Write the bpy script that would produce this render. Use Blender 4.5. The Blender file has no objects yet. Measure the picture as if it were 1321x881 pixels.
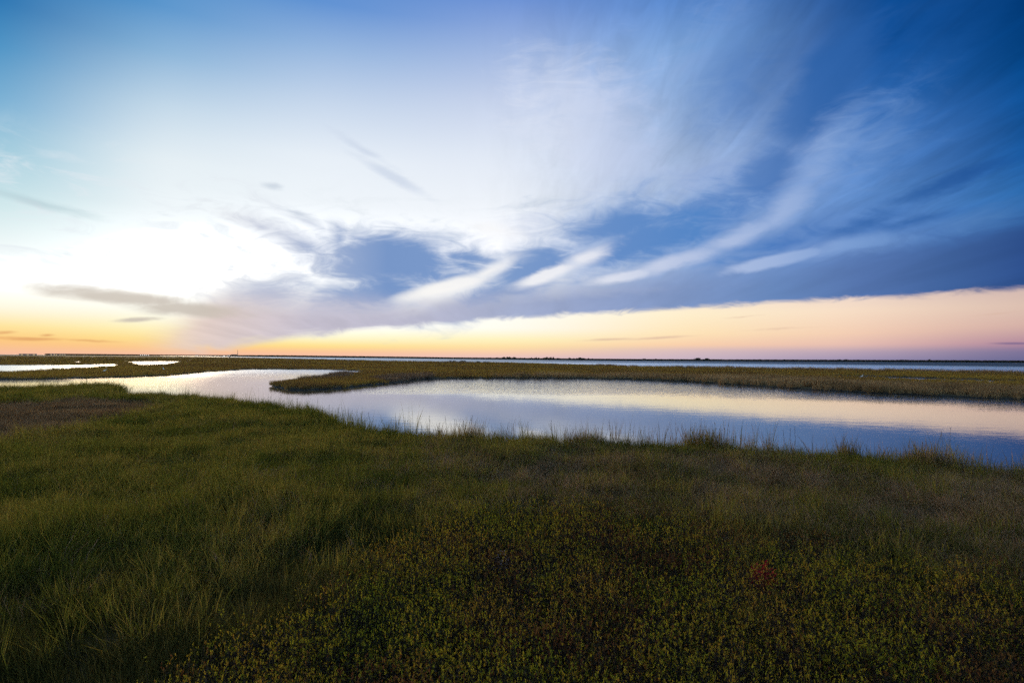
import bpy, bmesh, math, random
import numpy as np
from mathutils import Matrix, Vector

random.seed(7)
rng = np.random.default_rng(11)
R = math.radians
scene = bpy.context.scene
COL = scene.collection

# ------------------------------------------------------------------ camera
CAM_H = 3.2                       # eye height above the water, on a raised look-out
FPX = 734.0                       # focal length for a 1321 px wide frame
PITCH, ROLL = 1.66, 0.41
cam_d = bpy.data.cameras.new('camera')
cam_d.sensor_width = 36.0
cam_d.lens = 36.0 * FPX / 1321.0
cam_d.clip_start = 0.05
cam_d.clip_end = 60000.0
cam = bpy.data.objects.new('camera', cam_d)
COL.objects.link(cam)
CAM_ROT = Matrix.Rotation(R(90 + PITCH), 3, 'X') @ Matrix.Rotation(R(ROLL), 3, 'Z')
cam.matrix_world = Matrix.Translation((0, 0, CAM_H)) @ CAM_ROT.to_4x4()
scene.camera = cam


def ray(x, y):
    return (CAM_ROT @ Vector((x - 660.5, -(y - 440.5), -FPX))).normalized()


def azel(x, y):
    """compass bearing and height (degrees) of a direction"""
    d = ray(x, y)
    return math.degrees(math.atan2(d.x, d.y)), math.degrees(math.asin(d.z))


def on_plane(x, y, z=0.0, far=9000.0):
    """where a line of sight meets the level z"""
    d = ray(x, y)
    if d.z >= -1e-5:
        t = far
    else:
        t = min((z - CAM_H) / d.z, far)
    return (d.x * t, d.y * t)


# ------------------------------------------------------------------ view
vs = scene.view_settings
vs.view_transform = 'Standard'
vs.look = 'None'
vs.exposure = 0.0
vs.gamma = 1.0
vs.use_curve_mapping = False
scene.cycles.max_bounces = 6
scene.cycles.diffuse_bounces = 2
scene.cycles.glossy_bounces = 3
scene.cycles.transmission_bounces = 3
scene.cycles.transparent_max_bounces = 4
scene.cycles.sample_clamp_indirect = 4.0
scene.cycles.sample_clamp_direct = 5.0
scene.cycles.use_denoising = False
scene.cycles.use_adaptive_sampling = True
scene.cycles.adaptive_threshold = 0.03
scene.cycles.adaptive_min_samples = 24

# ------------------------------------------------------------------ sun
SUN_AZ, SUN_EL = -33.0, 10.0
sun_d = bpy.data.lights.new('sun', 'SUN')
sun_d.energy = 1.5
sun_d.angle = R(10)
sun_d.color = (1.0, 0.74, 0.45)
sun = bpy.data.objects.new('sun', sun_d)
COL.objects.link(sun)
sd = Vector((math.sin(R(SUN_AZ)) * math.cos(R(SUN_EL)), math.cos(R(SUN_AZ)) * math.cos(R(SUN_EL)), math.sin(R(SUN_EL))))
sun.rotation_euler = sd.to_track_quat('Z', 'Y').to_euler()
sun.location = (-40, 60, 30)


def lin(c):
    out = []
    for v in c:
        v = v / 255.0
        out.append(v / 12.92 if v <= 0.04045 else ((v + 0.055) / 1.055) ** 2.4)
    return out


# ------------------------------------------------------------------ node helper
class NT:
    def __init__(self, tree):
        self.t = tree
        self.n = tree.nodes
        self.l = tree.links

    def put(self, sock, v):
        if v is None:
            return
        if isinstance(v, bpy.types.NodeSocket):
            self.l.new(v, sock)
        else:
            sock.default_value = v

    def math(self, op, a, b=None, c=None, clamp=False):
        n = self.n.new('ShaderNodeMath')
        n.operation = op
        n.use_clamp = clamp
        self.put(n.inputs[0], a)
        self.put(n.inputs[1], b)
        self.put(n.inputs[2], c)
        return n.outputs[0]

    def vec(self, op, a, b=None, scale=None):
        n = self.n.new('ShaderNodeVectorMath')
        n.operation = op
        self.put(n.inputs[0], a)
        self.put(n.inputs[1], b)
        if scale is not None:
            self.put(n.inputs['Scale'], scale)
        return n.outputs['Value'] if op in ('LENGTH', 'DOT_PRODUCT') else n.outputs[0]

    def comb(self, x, y, z=0.0):
        n = self.n.new('ShaderNodeCombineXYZ')
        self.put(n.inputs[0], x)
        self.put(n.inputs[1], y)
        self.put(n.inputs[2], z)
        return n.outputs[0]

    def sep(self, v):
        n = self.n.new('ShaderNodeSeparateXYZ')
        self.put(n.inputs[0], v)
        return n.outputs

    def smooth(self, v, a, b, lo=0.0, hi=1.0):
        n = self.n.new('ShaderNodeMapRange')
        n.interpolation_type = 'SMOOTHSTEP'
        self.put(n.inputs[0], v)
        for k, q in enumerate((a, b, lo, hi)):
            self.put(n.inputs[k + 1], q)
        return n.outputs[0]

    def lerp(self, v, a, b, lo=0.0, hi=1.0):
        n = self.n.new('ShaderNodeMapRange')
        self.put(n.inputs[0], v)
        for k, q in enumerate((a, b, lo, hi)):
            self.put(n.inputs[k + 1], q)
        return n.outputs[0]

    def mix(self, f, a, b, mode='MIX'):
        n = self.n.new('ShaderNodeMix')
        n.data_type = 'RGBA'
        n.blend_type = mode
        n.clamp_factor = True
        self.put(n.inputs[0], f)
        for s, v in ((n.inputs[6], a), (n.inputs[7], b)):
            if isinstance(v, (tuple, list)):
                v = tuple(v)[:3] + (1.0,)
            self.put(s, v)
        return n.outputs[2]

    def noise(self, v, scale, detail=4.0, rough=0.5, dist=0.0, color=False):
        n = self.n.new('ShaderNodeTexNoise')
        self.put(n.inputs['Vector'], v)
        n.inputs['Scale'].default_value = scale
        n.inputs['Detail'].default_value = detail
        n.inputs['Roughness'].default_value = rough
        n.inputs['Distortion'].default_value = dist
        return n.outputs['Color' if color else 'Fac']

    def ramp(self, f, stops, ease=False):
        """stops: (position, linear rgb)"""
        n = self.n.new('ShaderNodeValToRGB')
        cr = n.color_ramp
        cr.interpolation = 'EASE' if ease else 'LINEAR'
        stops = sorted(stops, key=lambda s: s[0])
        while len(cr.elements) < len(stops):
            cr.elements.new(0.5)
        for e, (p, c) in zip(cr.elements, stops):
            e.position = min(max(p, 0.0), 1.0)
            e.color = (c[0], c[1], c[2], 1.0)
        self.put(n.inputs[0], f)
        return n.outputs[0]


# ------------------------------------------------------------------ sky (world)
world = bpy.data.worlds.new('World')
scene.world = world
world.use_nodes = True
wt = world.node_tree
wt.nodes.clear()
W = NT(wt)

tc = wt.nodes.new('ShaderNodeTexCoord')
DIR = tc.outputs['Generated']
dx, dy, dz = W.sep(DIR)
AZ = W.math('MULTIPLY', W.math('ARCTAN2', dx, dy), 180 / math.pi)      # bearing, deg
EL = W.math('MULTIPLY', W.math('ARCSINE', dz), 180 / math.pi)          # height, deg

# clear-sky colours: (pixel column used to look them up, [(y, sRGB)...])
ELMAX = 60.0
CLEAR = [
    (0, [(0, (30, 114, 176)), (60, (64, 143, 195)), (130, (112, 172, 210)), (200, (158, 203, 220)), (260, (200, 228, 232)),
         (310, (232, 244, 244)), (360, (250, 251, 248)), (398, (255, 248, 222)), (420, (255, 228, 156)), (438, (254, 200, 126)), (456, (246, 190, 160))]),
    (180, [(0, (84, 148, 204)), (60, (134, 179, 216)), (130, (192, 215, 232)), (200, (228, 239, 244)), (265, (238, 246, 249)),
           (325, (249, 251, 251)), (365, (254, 254, 251)), (400, (255, 254, 240)), (422, (255, 243, 190)), (436, (255, 226, 146)), (447, (253, 202, 136)), (457, (246, 190, 160))]),
    (400, [(0, (95, 146, 211)), (60, (150, 183, 223)), (130, (198, 215, 236)), (200, (232, 240, 248)), (260, (240, 246, 251)),
           (325, (250, 252, 253)), (420, (255, 255, 246)), (436, (255, 248, 205)), (446, (255, 226, 140)), (453, (252, 198, 150)), (459, (244, 190, 165))]),
    (660, [(0, (112, 148, 214)), (60, (156, 180, 224)), (130, (198, 210, 235)), (200, (224, 232, 245)), (260, (238, 243, 250)),
           (320, (246, 247, 250)), (400, (255, 253, 244)), (424, (255, 253, 240)), (438, (255, 243, 190)), (448, (254, 223, 165)), (455, (248, 205, 174)), (463, (228, 192, 190))]),
    (880, [(0, (90, 138, 206)), (60, (120, 160, 212)), (130, (140, 171, 215)), (200, (160, 184, 221)), (250, (164, 187, 223)),
           (310, (150, 178, 220)), (368, (140, 166, 210)), (390, (254, 236, 212)), (405, (255, 240, 205)), (430, (255, 229, 184)), (445, (250, 208, 172)), (452, (218, 190, 190)), (465, (200, 180, 196))]),
    (1110, [(0, (14, 78, 150)), (60, (20, 84, 158)), (130, (44, 102, 174)), (200, (84, 132, 198)), (250, (92, 138, 201)),
            (310, (96, 136, 198)), (358, (92, 126, 186)), (380, (236, 214, 202)), (400, (248, 222, 198)), (430, (243, 205, 180)), (445, (228, 188, 178)), (453, (186, 164, 180)), (465, (152, 142, 176))]),
    (1321, [(0, (0, 52, 110)), (60, (0, 64, 128)), (130, (0, 76, 146)), (200, (8, 84, 156)), (250, (40, 104, 170)),
            (310, (56, 104, 166)), (346, (54, 94, 154)), (369, (206, 180, 174)), (395, (218, 190, 176)), (420, (210, 174, 166)), (444, (170, 130, 155)), (452, (122, 112, 150)), (466, (98, 100, 142))]),
]
HI = 0.5                                               # ramps hold half values so that they can exceed white
layers = []
for px, stops in CLEAR:
    st = []
    for y, c in stops:
        l = lin(c)
        m = min(c)
        # past white the film is clipped: the glow itself goes on rising
        g = 1.0 + 0.5 * max(0.0, (m - 243) / 12.0)
        st.append((azel(px, y)[1] / ELMAX, [v * g * HI for v in l]))
    top = [v * HI for v in lin((30, 84, 156))]
    st.append((1.0, top))
    layers.append((azel(px, 300)[0], W.ramp(W.math('DIVIDE', EL, ELMAX), st)))
sky = layers[0][1]
for k in range(1, len(layers)):
    a0, a1 = layers[k - 1][0], layers[k][0]
    sky = W.mix(W.smooth(AZ, a0 - 3.0, a1 + 3.0), sky, layers[k][1])
sky = W.vec('SCALE', sky, scale=1.0 / HI)

# the rest of the dome: physical twilight sky
nish = wt.nodes.new('ShaderNodeTexSky')
nish.sky_type = 'NISHITA'
nish.sun_disc = False
nish.sun_elevation = R(SUN_EL)
nish.sun_rotation = R(SUN_AZ)
nish.altitude = 0.0
nish.air_density = 1.0
nish.dust_density = 1.0
nish.ozone_density = 2.0
nishc = nish.outputs[0]
aside = W.smooth(W.math('ABSOLUTE', AZ), 48.0, 85.0)
above = W.smooth(EL, 34.0, 52.0)
rest = W.math('MAXIMUM', aside, above)
# --- cloud noise
cz = W.math('ADD', W.math('MAXIMUM', dz, 0.0), 0.10)
pl = W.comb(W.math('DIVIDE', dx, cz), W.math('DIVIDE', dy, cz), 0.0)    # flat cloud layer seen in perspective
mp = wt.nodes.new('ShaderNodeMapping')
mp.vector_type = 'POINT'
mp.inputs['Rotation'].default_value = (0, 0, R(-21.0))
mp.inputs['Scale'].default_value = (2.6, 0.55, 1.0)
W.put(mp.inputs['Vector'], pl)
STREAK = W.noise(mp.outputs[0], 1.1, 5.0, 0.55, 0.35)
sph = W.vec('MULTIPLY', DIR, (1.0, 1.0, 2.2))
WC = W.noise(sph, 6.0, 5.0, 0.62, color=True)
FINE = W.noise(W.vec('MULTIPLY', DIR, (1.0, 1.0, 3.0)), 13.0, 6.0, 0.62, 1.2)
wv = W.vec('SUBTRACT', WC, (0.5, 0.5, 0.5))
PA = W.comb(AZ, EL, 0.0)
PW = W.vec('ADD', PA, W.vec('MULTIPLY', wv, (9.0, 5.0, 0.0)))          # warped bearing / height
PS = W.vec('ADD', PA, W.vec('MULTIPLY', wv, (5.0, 2.6, 0.0)))
PX = W.vec('ADD', PA, W.vec('MULTIPLY', wv, (2.2, 0.7, 0.0)))


def blob(coord, cx, cy, rx, ry, rot, amp=1.0):
    """elliptic cloud lobe, given by the direction of its middle and of its axis ends"""
    c = Vector(azel(cx, cy))
    ca, sa = math.cos(R(rot)), math.sin(R(rot))
    a = Vector(azel(cx + rx * ca, cy - rx * sa)) - c
    b = Vector(azel(cx + ry * sa, cy + ry * ca)) - c
    n = wt.nodes.new('ShaderNodeMapping')
    n.vector_type = 'TEXTURE'
    n.inputs['Location'].default_value = (c.x, c.y, 0)
    n.inputs['Rotation'].default_value = (0, 0, math.atan2(a.y, a.x))
    n.inputs['Scale'].default_value = (a.length, b.length, 1)
    W.put(n.inputs['Vector'], coord)
    d = W.vec('LENGTH', n.outputs[0])
    return W.math('MULTIPLY', W.math('SUBTRACT', 1.0, d), amp)


def union(items):
    v = items[0]
    for i in items[1:]:
        v = W.math('MAXIMUM', v, i)
    return v


LAZ = W.lerp(AZ, -50.0, 50.0)


def az_ramp(stops):
    return W.ramp(LAZ, [((azel(x, 330)[0] + 50) / 100, lin(c)) for x, c in stops])


def az_curve(stops, coord_az):
    """height (deg) as a function of bearing"""
    return W.math('MULTIPLY', W.ramp(LAZ,
                  [((azel(x, y)[0] + 50) / 100, [azel(x, y)[1] / 40.0] * 3) for x, y in stops]), 40.0)


fs = W.math('SUBTRACT', FINE, 0.5)
ss = W.math('SUBTRACT', STREAK, 0.5)
soft_right = W.smooth(AZ, -8.0, 16.0)
soft_front = W.math('MULTIPLY', W.math('SUBTRACT', 1.0, rest), W.smooth(EL, 4.0, 10.0))

# thin streaky veil all over, strongest to the right
veil = W.math('MULTIPLY', W.math('MULTIPLY', ss, soft_right), W.math('MULTIPLY', soft_front, 0.8))
sky = W.vec('SCALE', sky, scale=W.math('ADD', 1.0, W.math('MULTIPLY', W.math('MULTIPLY_ADD', W.math('MULTIPLY_ADD', W.noise(mp.outputs[0], 5.5, 4.0, 0.62, 0.6), 0.6, -0.3), W.math('MULTIPLY', soft_right, soft_front), veil), 0.75)))
corner = W.math('SUBTRACT', 1.0, W.math('MULTIPLY', W.smooth(AZ, 8.0, 30.0), W.smooth(EL, 12.0, 24.0, 0.0, 0.85)))
lv = W.math('MULTIPLY', W.smooth(W.math('ADD', STREAK, W.math('MULTIPLY', fs, 0.35)), 0.52, 0.72), W.math('MULTIPLY', soft_right, soft_front))
veil_col = az_ramp([(500, (235, 240, 250)), (760, (205, 214, 238)), (900, (170, 190, 228)), (1060, (120, 158, 214)), (1200, (66, 118, 186)), (1321, (30, 98, 168))])
sky = W.mix(W.math('MULTIPLY', W.math('MULTIPLY', lv, corner), 0.4), sky, veil_col)

# light veils upper middle
lightveil = union([blob(PW, 765, 175, 170, 100, -35, 0.95), blob(PW, 900, 235, 170, 45, 8, 0.6), blob(PW, 680, 286, 55, 24, 10, 0.7)])
sky = W.mix(W.math('MULTIPLY', W.smooth(W.math('ADD', lightveil, W.math('MULTIPLY', fs, 0.9)), 0.05, 0.8), 0.6), sky,
            az_ramp([(600, (248, 249, 252)), (700, (224, 230, 245)), (800, (196, 208, 236)), (950, (156, 178, 222)), (1100, (100, 140, 200))]))

# faint wisps inside the glow
haz = W.math('MULTIPLY', W.smooth(FINE, 0.46, 0.72), W.math('MULTIPLY', W.smooth(AZ, 2.0, -12.0), W.math('MULTIPLY', W.smooth(EL, 4.0, 9.0), W.smooth(EL, 19.0, 12.0))))
sky = W.mix(W.math('MULTIPLY', haz, 0.7), sky, lin((228, 235, 241)))

# dark blue gaps and cloud shades
dark = union([
    blob(PS, 515, 336, 140, 42, -4, 1.15), blob(PS, 490, 370, 70, 36, 10, 0.95), blob(PX, 436, 308, 20, 26, 10, 0.75), blob(PS, 595, 338, 90, 16, -8, 0.75), blob(PS, 450, 345, 80, 30, -10, 0.8),
    blob(PX, 390, 316, 85, 19, -24, 0.7), blob(PX, 335, 292, 50, 10, -20, 0.45), blob(PX, 400, 288, 60, 7, -25, 0.3),
    blob(PX, 345, 380, 105, 30, 8, 0.8), blob(PS, 465, 380, 95, 36, 8, 0.95),
    blob(PS, 645, 378, 120, 24, 22, 0.9), blob(PS, 705, 335, 80, 36, 20, 0.9), blob(PS, 830, 312, 200, 50, 14, 0.95),
    blob(PS, 990, 318, 140, 28, 18, 0.75), blob(PW, 800, 272, 120, 28, 10, 0.5), blob(PS, 890, 280, 150, 40, 12, 0.8), blob(PX, 690, 348, 95, 27, 22, 1.1), blob(PX, 605, 332, 70, 15, -6, 0.95), blob(PX, 800, 292, 135, 40, 10, 0.95), blob(PX, 660, 372, 70, 14, 20, 0.9), blob(PS, 1060, 318, 110, 20, 16, 0.6),
])
dark_f = W.smooth(W.math('ADD', dark, W.math('ADD', W.math('MULTIPLY', fs, 1.2), W.math('MULTIPLY', ss, 0.5))), -0.38, 0.75)
dark_col = az_ramp([(230, (214, 212, 218)), (330, (190, 197, 217)), (420, (158, 176, 210)), (500, (120, 151, 200)), (580, (122, 153, 202)), (640, (128, 157, 203)),
                    (760, (106, 144, 200)), (900, (84, 134, 198)), (1010, (76, 122, 190)), (1120, (66, 112, 180))])
thin_col = az_ramp([(230, (226, 224, 226)), (330, (206, 210, 222)), (480, (176, 190, 216)), (640, (172, 188, 217)), (800, (150, 176, 216)), (950, (112, 148, 204)), (1120, (84, 128, 192))])
core = W.smooth(W.math('ADD', dark, W.math('ADD', W.math('MULTIPLY', fs, 0.8), W.math('MULTIPLY', ss, 0.9))), 0.0, 0.85)
dark_col = W.mix(core, thin_col, dark_col)
sky = W.mix(dark_f, sky, dark_col)
gap = union([blob(PS, 1060, 120, 160, 62, 58, 1.0), blob(PS, 985, 225, 80, 34, 42, 0.85), blob(PS, 950, 110, 130, 90, 60, 0.5), blob(PS, 905, 262, 90, 10, 16, 0.55),
             blob(PS, 1225, 240, 130, 13, 20, 0.7), blob(PS, 1180, 285, 120, 12, 14, 0.5), blob(PS, 1120, 290, 90, 16, 20, 0.5)])
gap_col = az_ramp([(840, (112, 150, 206)), (950, (84, 128, 192)), (1050, (44, 98, 168)), (1180, (44, 94, 162)), (1321, (20, 72, 142))])
sky = W.mix(W.math('MULTIPLY', W.smooth(W.math('ADD', gap, W.math('MULTIPLY', fs, 0.5)), 0.0, 0.65), 0.8), sky, gap_col)

# the long dark bank above the horizon gap
pxs = W.sep(PX)
low_el = az_curve([(0, 470), (180, 466), (225, 464), (280, 459), (310, 450), (340, 445), (390, 438), (480, 428), (600, 417.5), (700, 410), (800, 404.5), (900, 398.5), (1000, 393), (1100, 388), (1200, 383), (1321, 376)], AZ)
up_el = az_curve([(0, 472), (130, 466), (175, 452), (215, 436), (245, 418), (275, 400), (300, 394), (400, 396), (520, 398), (620, 388), (700, 378), (800, 370), (900, 361), (1000, 352), (1100, 338), (1200, 316), (1321, 292)], AZ)
elx = pxs[1]
lower = W.smooth(W.math('SUBTRACT', W.math('ADD', EL, W.math('MULTIPLY', fs, 1.3)), low_el), -0.15, W.smooth(AZ, -30.0, 0.0, 1.1, 0.55))
upper = W.smooth(W.math('SUBTRACT', W.math('ADD', elx, W.math('MULTIPLY', fs, 1.5)), up_el), -1.2, 2.2, 1.0, 0.0)
bank = W.math('MULTIPLY', lower, upper)
bank = W.math('MULTIPLY', bank, W.smooth(AZ, -36.0, -28.0))
bank = W.math('MULTIPLY', bank, W.smooth(AZ, 95.0, 60.0))
bank_col = az_ramp([(180, (244, 212, 180)), (240, (230, 208, 196)), (300, (218, 202, 200)), (400, (198, 192, 206)), (520, (188, 187, 206)), (660, (163, 173, 203)),
                    (780, (144, 161, 200)), (900, (123, 148, 194)), (1000, (104, 136, 188)), (1110, (85, 116, 172)), (1220, (64, 98, 155)), (1321, (46, 80, 140))])
bank_col = W.vec('SCALE', bank_col, scale=W.math('ADD', 1.0, W.math('MULTIPLY', ss, 0.35)))
sky = W.mix(bank, sky, bank_col)

# bright streaks
light = union([
    blob(PX, 575, 370, 80, 13, 15, 0.95), blob(PX, 632, 349, 52, 11, 24, 0.62),
    blob(PX, 705, 356, 70, 11, 19, 0.95), blob(PX, 758, 332, 60, 17, 27, 0.66),
    blob(PX, 805, 356, 58, 10, 12, 0.95), blob(PX, 870, 338, 115, 14, 15, 0.78), blob(PX, 955, 306, 90, 18, 23, 0.75), blob(PX, 1015, 268, 75, 27, 45, 0.75),
    blob(PX, 1066, 200, 110, 50, 52, 0.5), blob(PS, 1130, 190, 120, 70, 35, 0.3),
    blob(PX, 1000, 337, 92, 11, 13, 1.2), blob(PX, 1110, 316, 140, 19, 8, 0.62), blob(PX, 1255, 285, 140, 22, 14, 0.35),
    blob(PS, 640, 298, 55, 22, -10, 0.45),
])
light_f = W.smooth(W.math('ADD', light, W.math('ADD', W.math('MULTIPLY', fs, 0.75), W.math('MULTIPLY', ss, 0.35))), 0.0, 0.66)
light_col = az_ramp([(480, (252, 249, 243)), (620, (248, 247, 246)), (740, (238, 239, 245)), (800, (218, 223, 238)), (880, (186, 199, 228)), (1000, (160, 182, 222)),
                     (1090, (126, 160, 212)), (1200, (96, 138, 196)), (1321, (70, 118, 176))])
sky = W.mix(W.math('MULTIPLY', light_f, 0.94), sky, light_col)

# small wisps
def wisp(sky, items, col, k, e0=0.0, e1=0.8, nz=0.8):
    f = W.smooth(W.math('ADD', union(items), W.math('MULTIPLY', fs, nz)), e0, e1)
    return W.mix(W.math('MULTIPLY', f, k), sky, lin(col))


sky = wisp(sky, [blob(PX, 55, 262, 120, 9, -14, 0.8)], (176, 200, 208), 0.55)
sky = wisp(sky, [blob(PX, 505, 228, 75, 10, -28, 0.9), blob(PX, 470, 195, 70, 8, -30, 0.6)], (196, 208, 228), 0.6)
sky = wisp(sky, [blob(PX, 354, 241, 18, 7, -8, 0.9), blob(PX, 380, 275, 40, 8, -20, 0.5), blob(PX, 690, 262, 70, 12, 14, 0.4)], (190, 202, 216), 0.6)
sky = wisp(sky, [blob(PX, 155, 383, 125, 13, -6, 0.95), blob(PX, 240, 399, 90, 13, -4, 1.0), blob(PX, 175, 413, 40, 4, 3, 0.8)], (200, 190, 178), 0.85, -0.1, 0.7)
sky = wisp(sky, [blob(PX, 8, 429, 22, 3.5, 0, 0.8), blob(PX, 40, 437, 70, 4, -3, 0.9), blob(PX, 60, 433, 16, 3, 0, 0.8), blob(PX, 115, 441, 60, 3, -3, 0.7)], (222, 160, 104), 0.75)
sky = wisp(sky, [blob(PX, 785, 439, 46, 2.6, 3, 0.8), blob(PX, 850, 436, 62, 2.6, 4, 0.8), blob(PX, 1010, 424, 70, 2.4, 4, 0.5), blob(PX, 960, 409, 40, 2.2, 5, 0.5), blob(PX, 1290, 404, 50, 2.2, 5, 0.5)], (214, 180, 160), 0.6)
sky = wisp(sky, [blob(PA, 1310, 443, 50, 2.4, 0, 0.9)], (112, 98, 140), 0.7, nz=0.2)

# the glow round the hidden sun: where the film is already white the light itself is stronger still
gm = wt.nodes.new('ShaderNodeMapping')
gm.vector_type = 'TEXTURE'
gm.inputs['Location'].default_value = (-30.0, 6.0, 0)
gm.inputs['Scale'].default_value = (16.0, 7.0, 1)
W.put(gm.inputs['Vector'], PA)
gv = W.vec('DOT_PRODUCT', gm.outputs[0], gm.outputs[0])
r_, g_, b_ = W.sep(sky)
white = W.smooth(W.math('MINIMUM', W.math('MINIMUM', r_, g_), b_), 0.96, 1.5)
glow = W.math('MULTIPLY', W.math('EXPONENT', W.math('MULTIPLY', gv, -1.0)), white)
sky = W.vec('ADD', sky, W.vec('SCALE', (1.0, 0.93, 0.80), scale=W.math('MULTIPLY', glow, 12.0)))

bg = wt.nodes.new('ShaderNodeBackground')
SKY_STRENGTH = 0.15
W.put(bg.inputs[0], W.vec('SCALE', sky, scale=1.0 / SKY_STRENGTH))
bg.inputs[1].default_value = SKY_STRENGTH
bg2 = wt.nodes.new('ShaderNodeBackground')
W.put(bg2.inputs[0], W.vec('SCALE', nishc, scale=2.2))
bg2.inputs[1].default_value = SKY_STRENGTH
mxw = wt.nodes.new('ShaderNodeMixShader')
W.put(mxw.inputs[0], rest)
wt.links.new(bg.outputs[0], mxw.inputs[1])
wt.links.new(bg2.outputs[0], mxw.inputs[2])
wo = wt.nodes.new('ShaderNodeOutputWorld')
wt.links.new(mxw.outputs[0], wo.inputs[0])
try:
    world.cycles.sampling_method = 'MANUAL'
    world.cycles.sample_map_resolution = 512
except Exception:
    pass


# ------------------------------------------------------------------ helpers
def tag(o, label=None, cat=None, group=None, kind=None):
    if label:
        o['label'] = label
    if cat:
        o['category'] = cat
    if group:
        o['group'] = group
    if kind:
        o['kind'] = kind
    return o


def mesh_obj(name, verts, faces, mat, parent=None, smooth=False, link=True):
    me = bpy.data.meshes.new(name)
    me.from_pydata([tuple(v) for v in verts], [], [tuple(f) for f in faces])
    me.materials.append(mat)
    if smooth:
        me.polygons.foreach_set('use_smooth', [True] * len(me.polygons))
    me.update()
    o = bpy.data.objects.new(name, me)
    if link:
        COL.objects.link(o)
    if parent:
        o.parent = parent
    return o


def grid_mesh(name, co, faces, mat):
    """fast mesh from arrays: co (n,3), faces (m,4) quads"""
    me = bpy.data.meshes.new(name)
    me.vertices.add(len(co))
    me.vertices.foreach_set('co', co.astype(np.float32).ravel())
    k = faces.shape[1]
    me.loops.add(faces.size)
    me.loops.foreach_set('vertex_index', faces.astype(np.int32).ravel())
    me.polygons.add(len(faces))
    me.polygons.foreach_set('loop_start', np.arange(0, faces.size, k, dtype=np.int32))
    me.polygons.foreach_set('use_smooth', np.ones(len(faces), dtype=bool))
    me.update(calc_edges=True)
    me.materials.append(mat)
    o = bpy.data.objects.new(name, me)
    COL.objects.link(o)
    return o


def empty(name, loc, rz=0.0):
    o = bpy.data.objects.new(name, None)
    o.empty_display_size = 0.2
    o.location = loc
    o.rotation_euler = (0, 0, rz)
    COL.objects.link(o)
    return o


def new_mat(name):
    m = bpy.data.materials.new(name)
    m.use_nodes = True
    m.node_tree.nodes.clear()
    return m, NT(m.node_tree)


def finish(m, T, shader):
    o = T.n.new('ShaderNodeOutputMaterial')
    T.l.new(shader, o.inputs['Surface'])
    return m


def pbr(T, col, rough=0.9, spec=0.2, normal=None):
    n = T.n.new('ShaderNodeBsdfPrincipled')
    if isinstance(col, (tuple, list)):
        col = tuple(col)[:3] + (1.0,)
    T.put(n.inputs['Base Color'], col)
    T.put(n.inputs['Roughness'], rough)
    n.inputs['Specular IOR Level'].default_value = spec
    if normal is not None:
        T.l.new(normal, n.inputs['Normal'])
    return n.outputs[0]


def simple_mat(name, col, rough=0.85, var=0.3, scale=1.0):
    m, T = new_mat(name)
    g = T.n.new('ShaderNodeNewGeometry')
    f = T.noise(g.outputs['Position'], scale, 3.0)
    c = T.mix(f, tuple(v * (1 - var) for v in col), tuple(v * (1 + var) for v in col))
    return finish(m, T, pbr(T, c, rough))


def leaf_shader(T, col, trans=0.4, tint=(1.1, 1.0, 0.6), gloss=0.0):
    d = T.n.new('ShaderNodeBsdfDiffuse')
    T.put(d.inputs[0], col)
    t = T.n.new('ShaderNodeBsdfTranslucent')
    T.put(t.inputs[0], T.mix(1.0, col, tint, 'MULTIPLY'))
    m = T.n.new('ShaderNodeMixShader')
    m.inputs[0].default_value = trans
    T.l.new(d.outputs[0], m.inputs[1])
    T.l.new(t.outputs[0], m.inputs[2])
    return m.outputs[0]


def foliage_mat(name, cols, scale=0.5, trans=0.4, stretch=(1, 1, 1), tint=(1.15, 1.0, 0.55)):
    """cols: three colours picked by place and by blade"""
    m, T = new_mat(name)
    g = T.n.new('ShaderNodeNewGeometry')
    a = T.n.new('ShaderNodeAttribute')
    a.attribute_name = 'tint'
    p = T.vec('MULTIPLY', g.outputs['Position'], stretch)
    f1 = T.noise(p, scale, 4.0, 0.6)
    f2 = T.noise(p, scale * 4.3, 3.0, 0.6)
    f = T.math('ADD', T.math('MULTIPLY', f1, 2.0), T.math('MULTIPLY', f2, 0.9))
    f = T.math('ADD', f, T.math('MULTIPLY', T.math('SUBTRACT', a.outputs['Fac'], 0.5), 0.8))
    f = T.math('SUBTRACT', f, 0.95)
    c = T.ramp(f, [(0.12, cols[0]), (0.5, cols[1]), (0.9, cols[2])])
    return finish(m, T, leaf_shader(T, c, trans, tint))


# ------------------------------------------------------------------ outlines of land and water
def line(pts):
    """list of (x, y, z) lines of sight met at level z"""
    return [on_plane(x, y, z) for x, y, z in pts]


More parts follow.
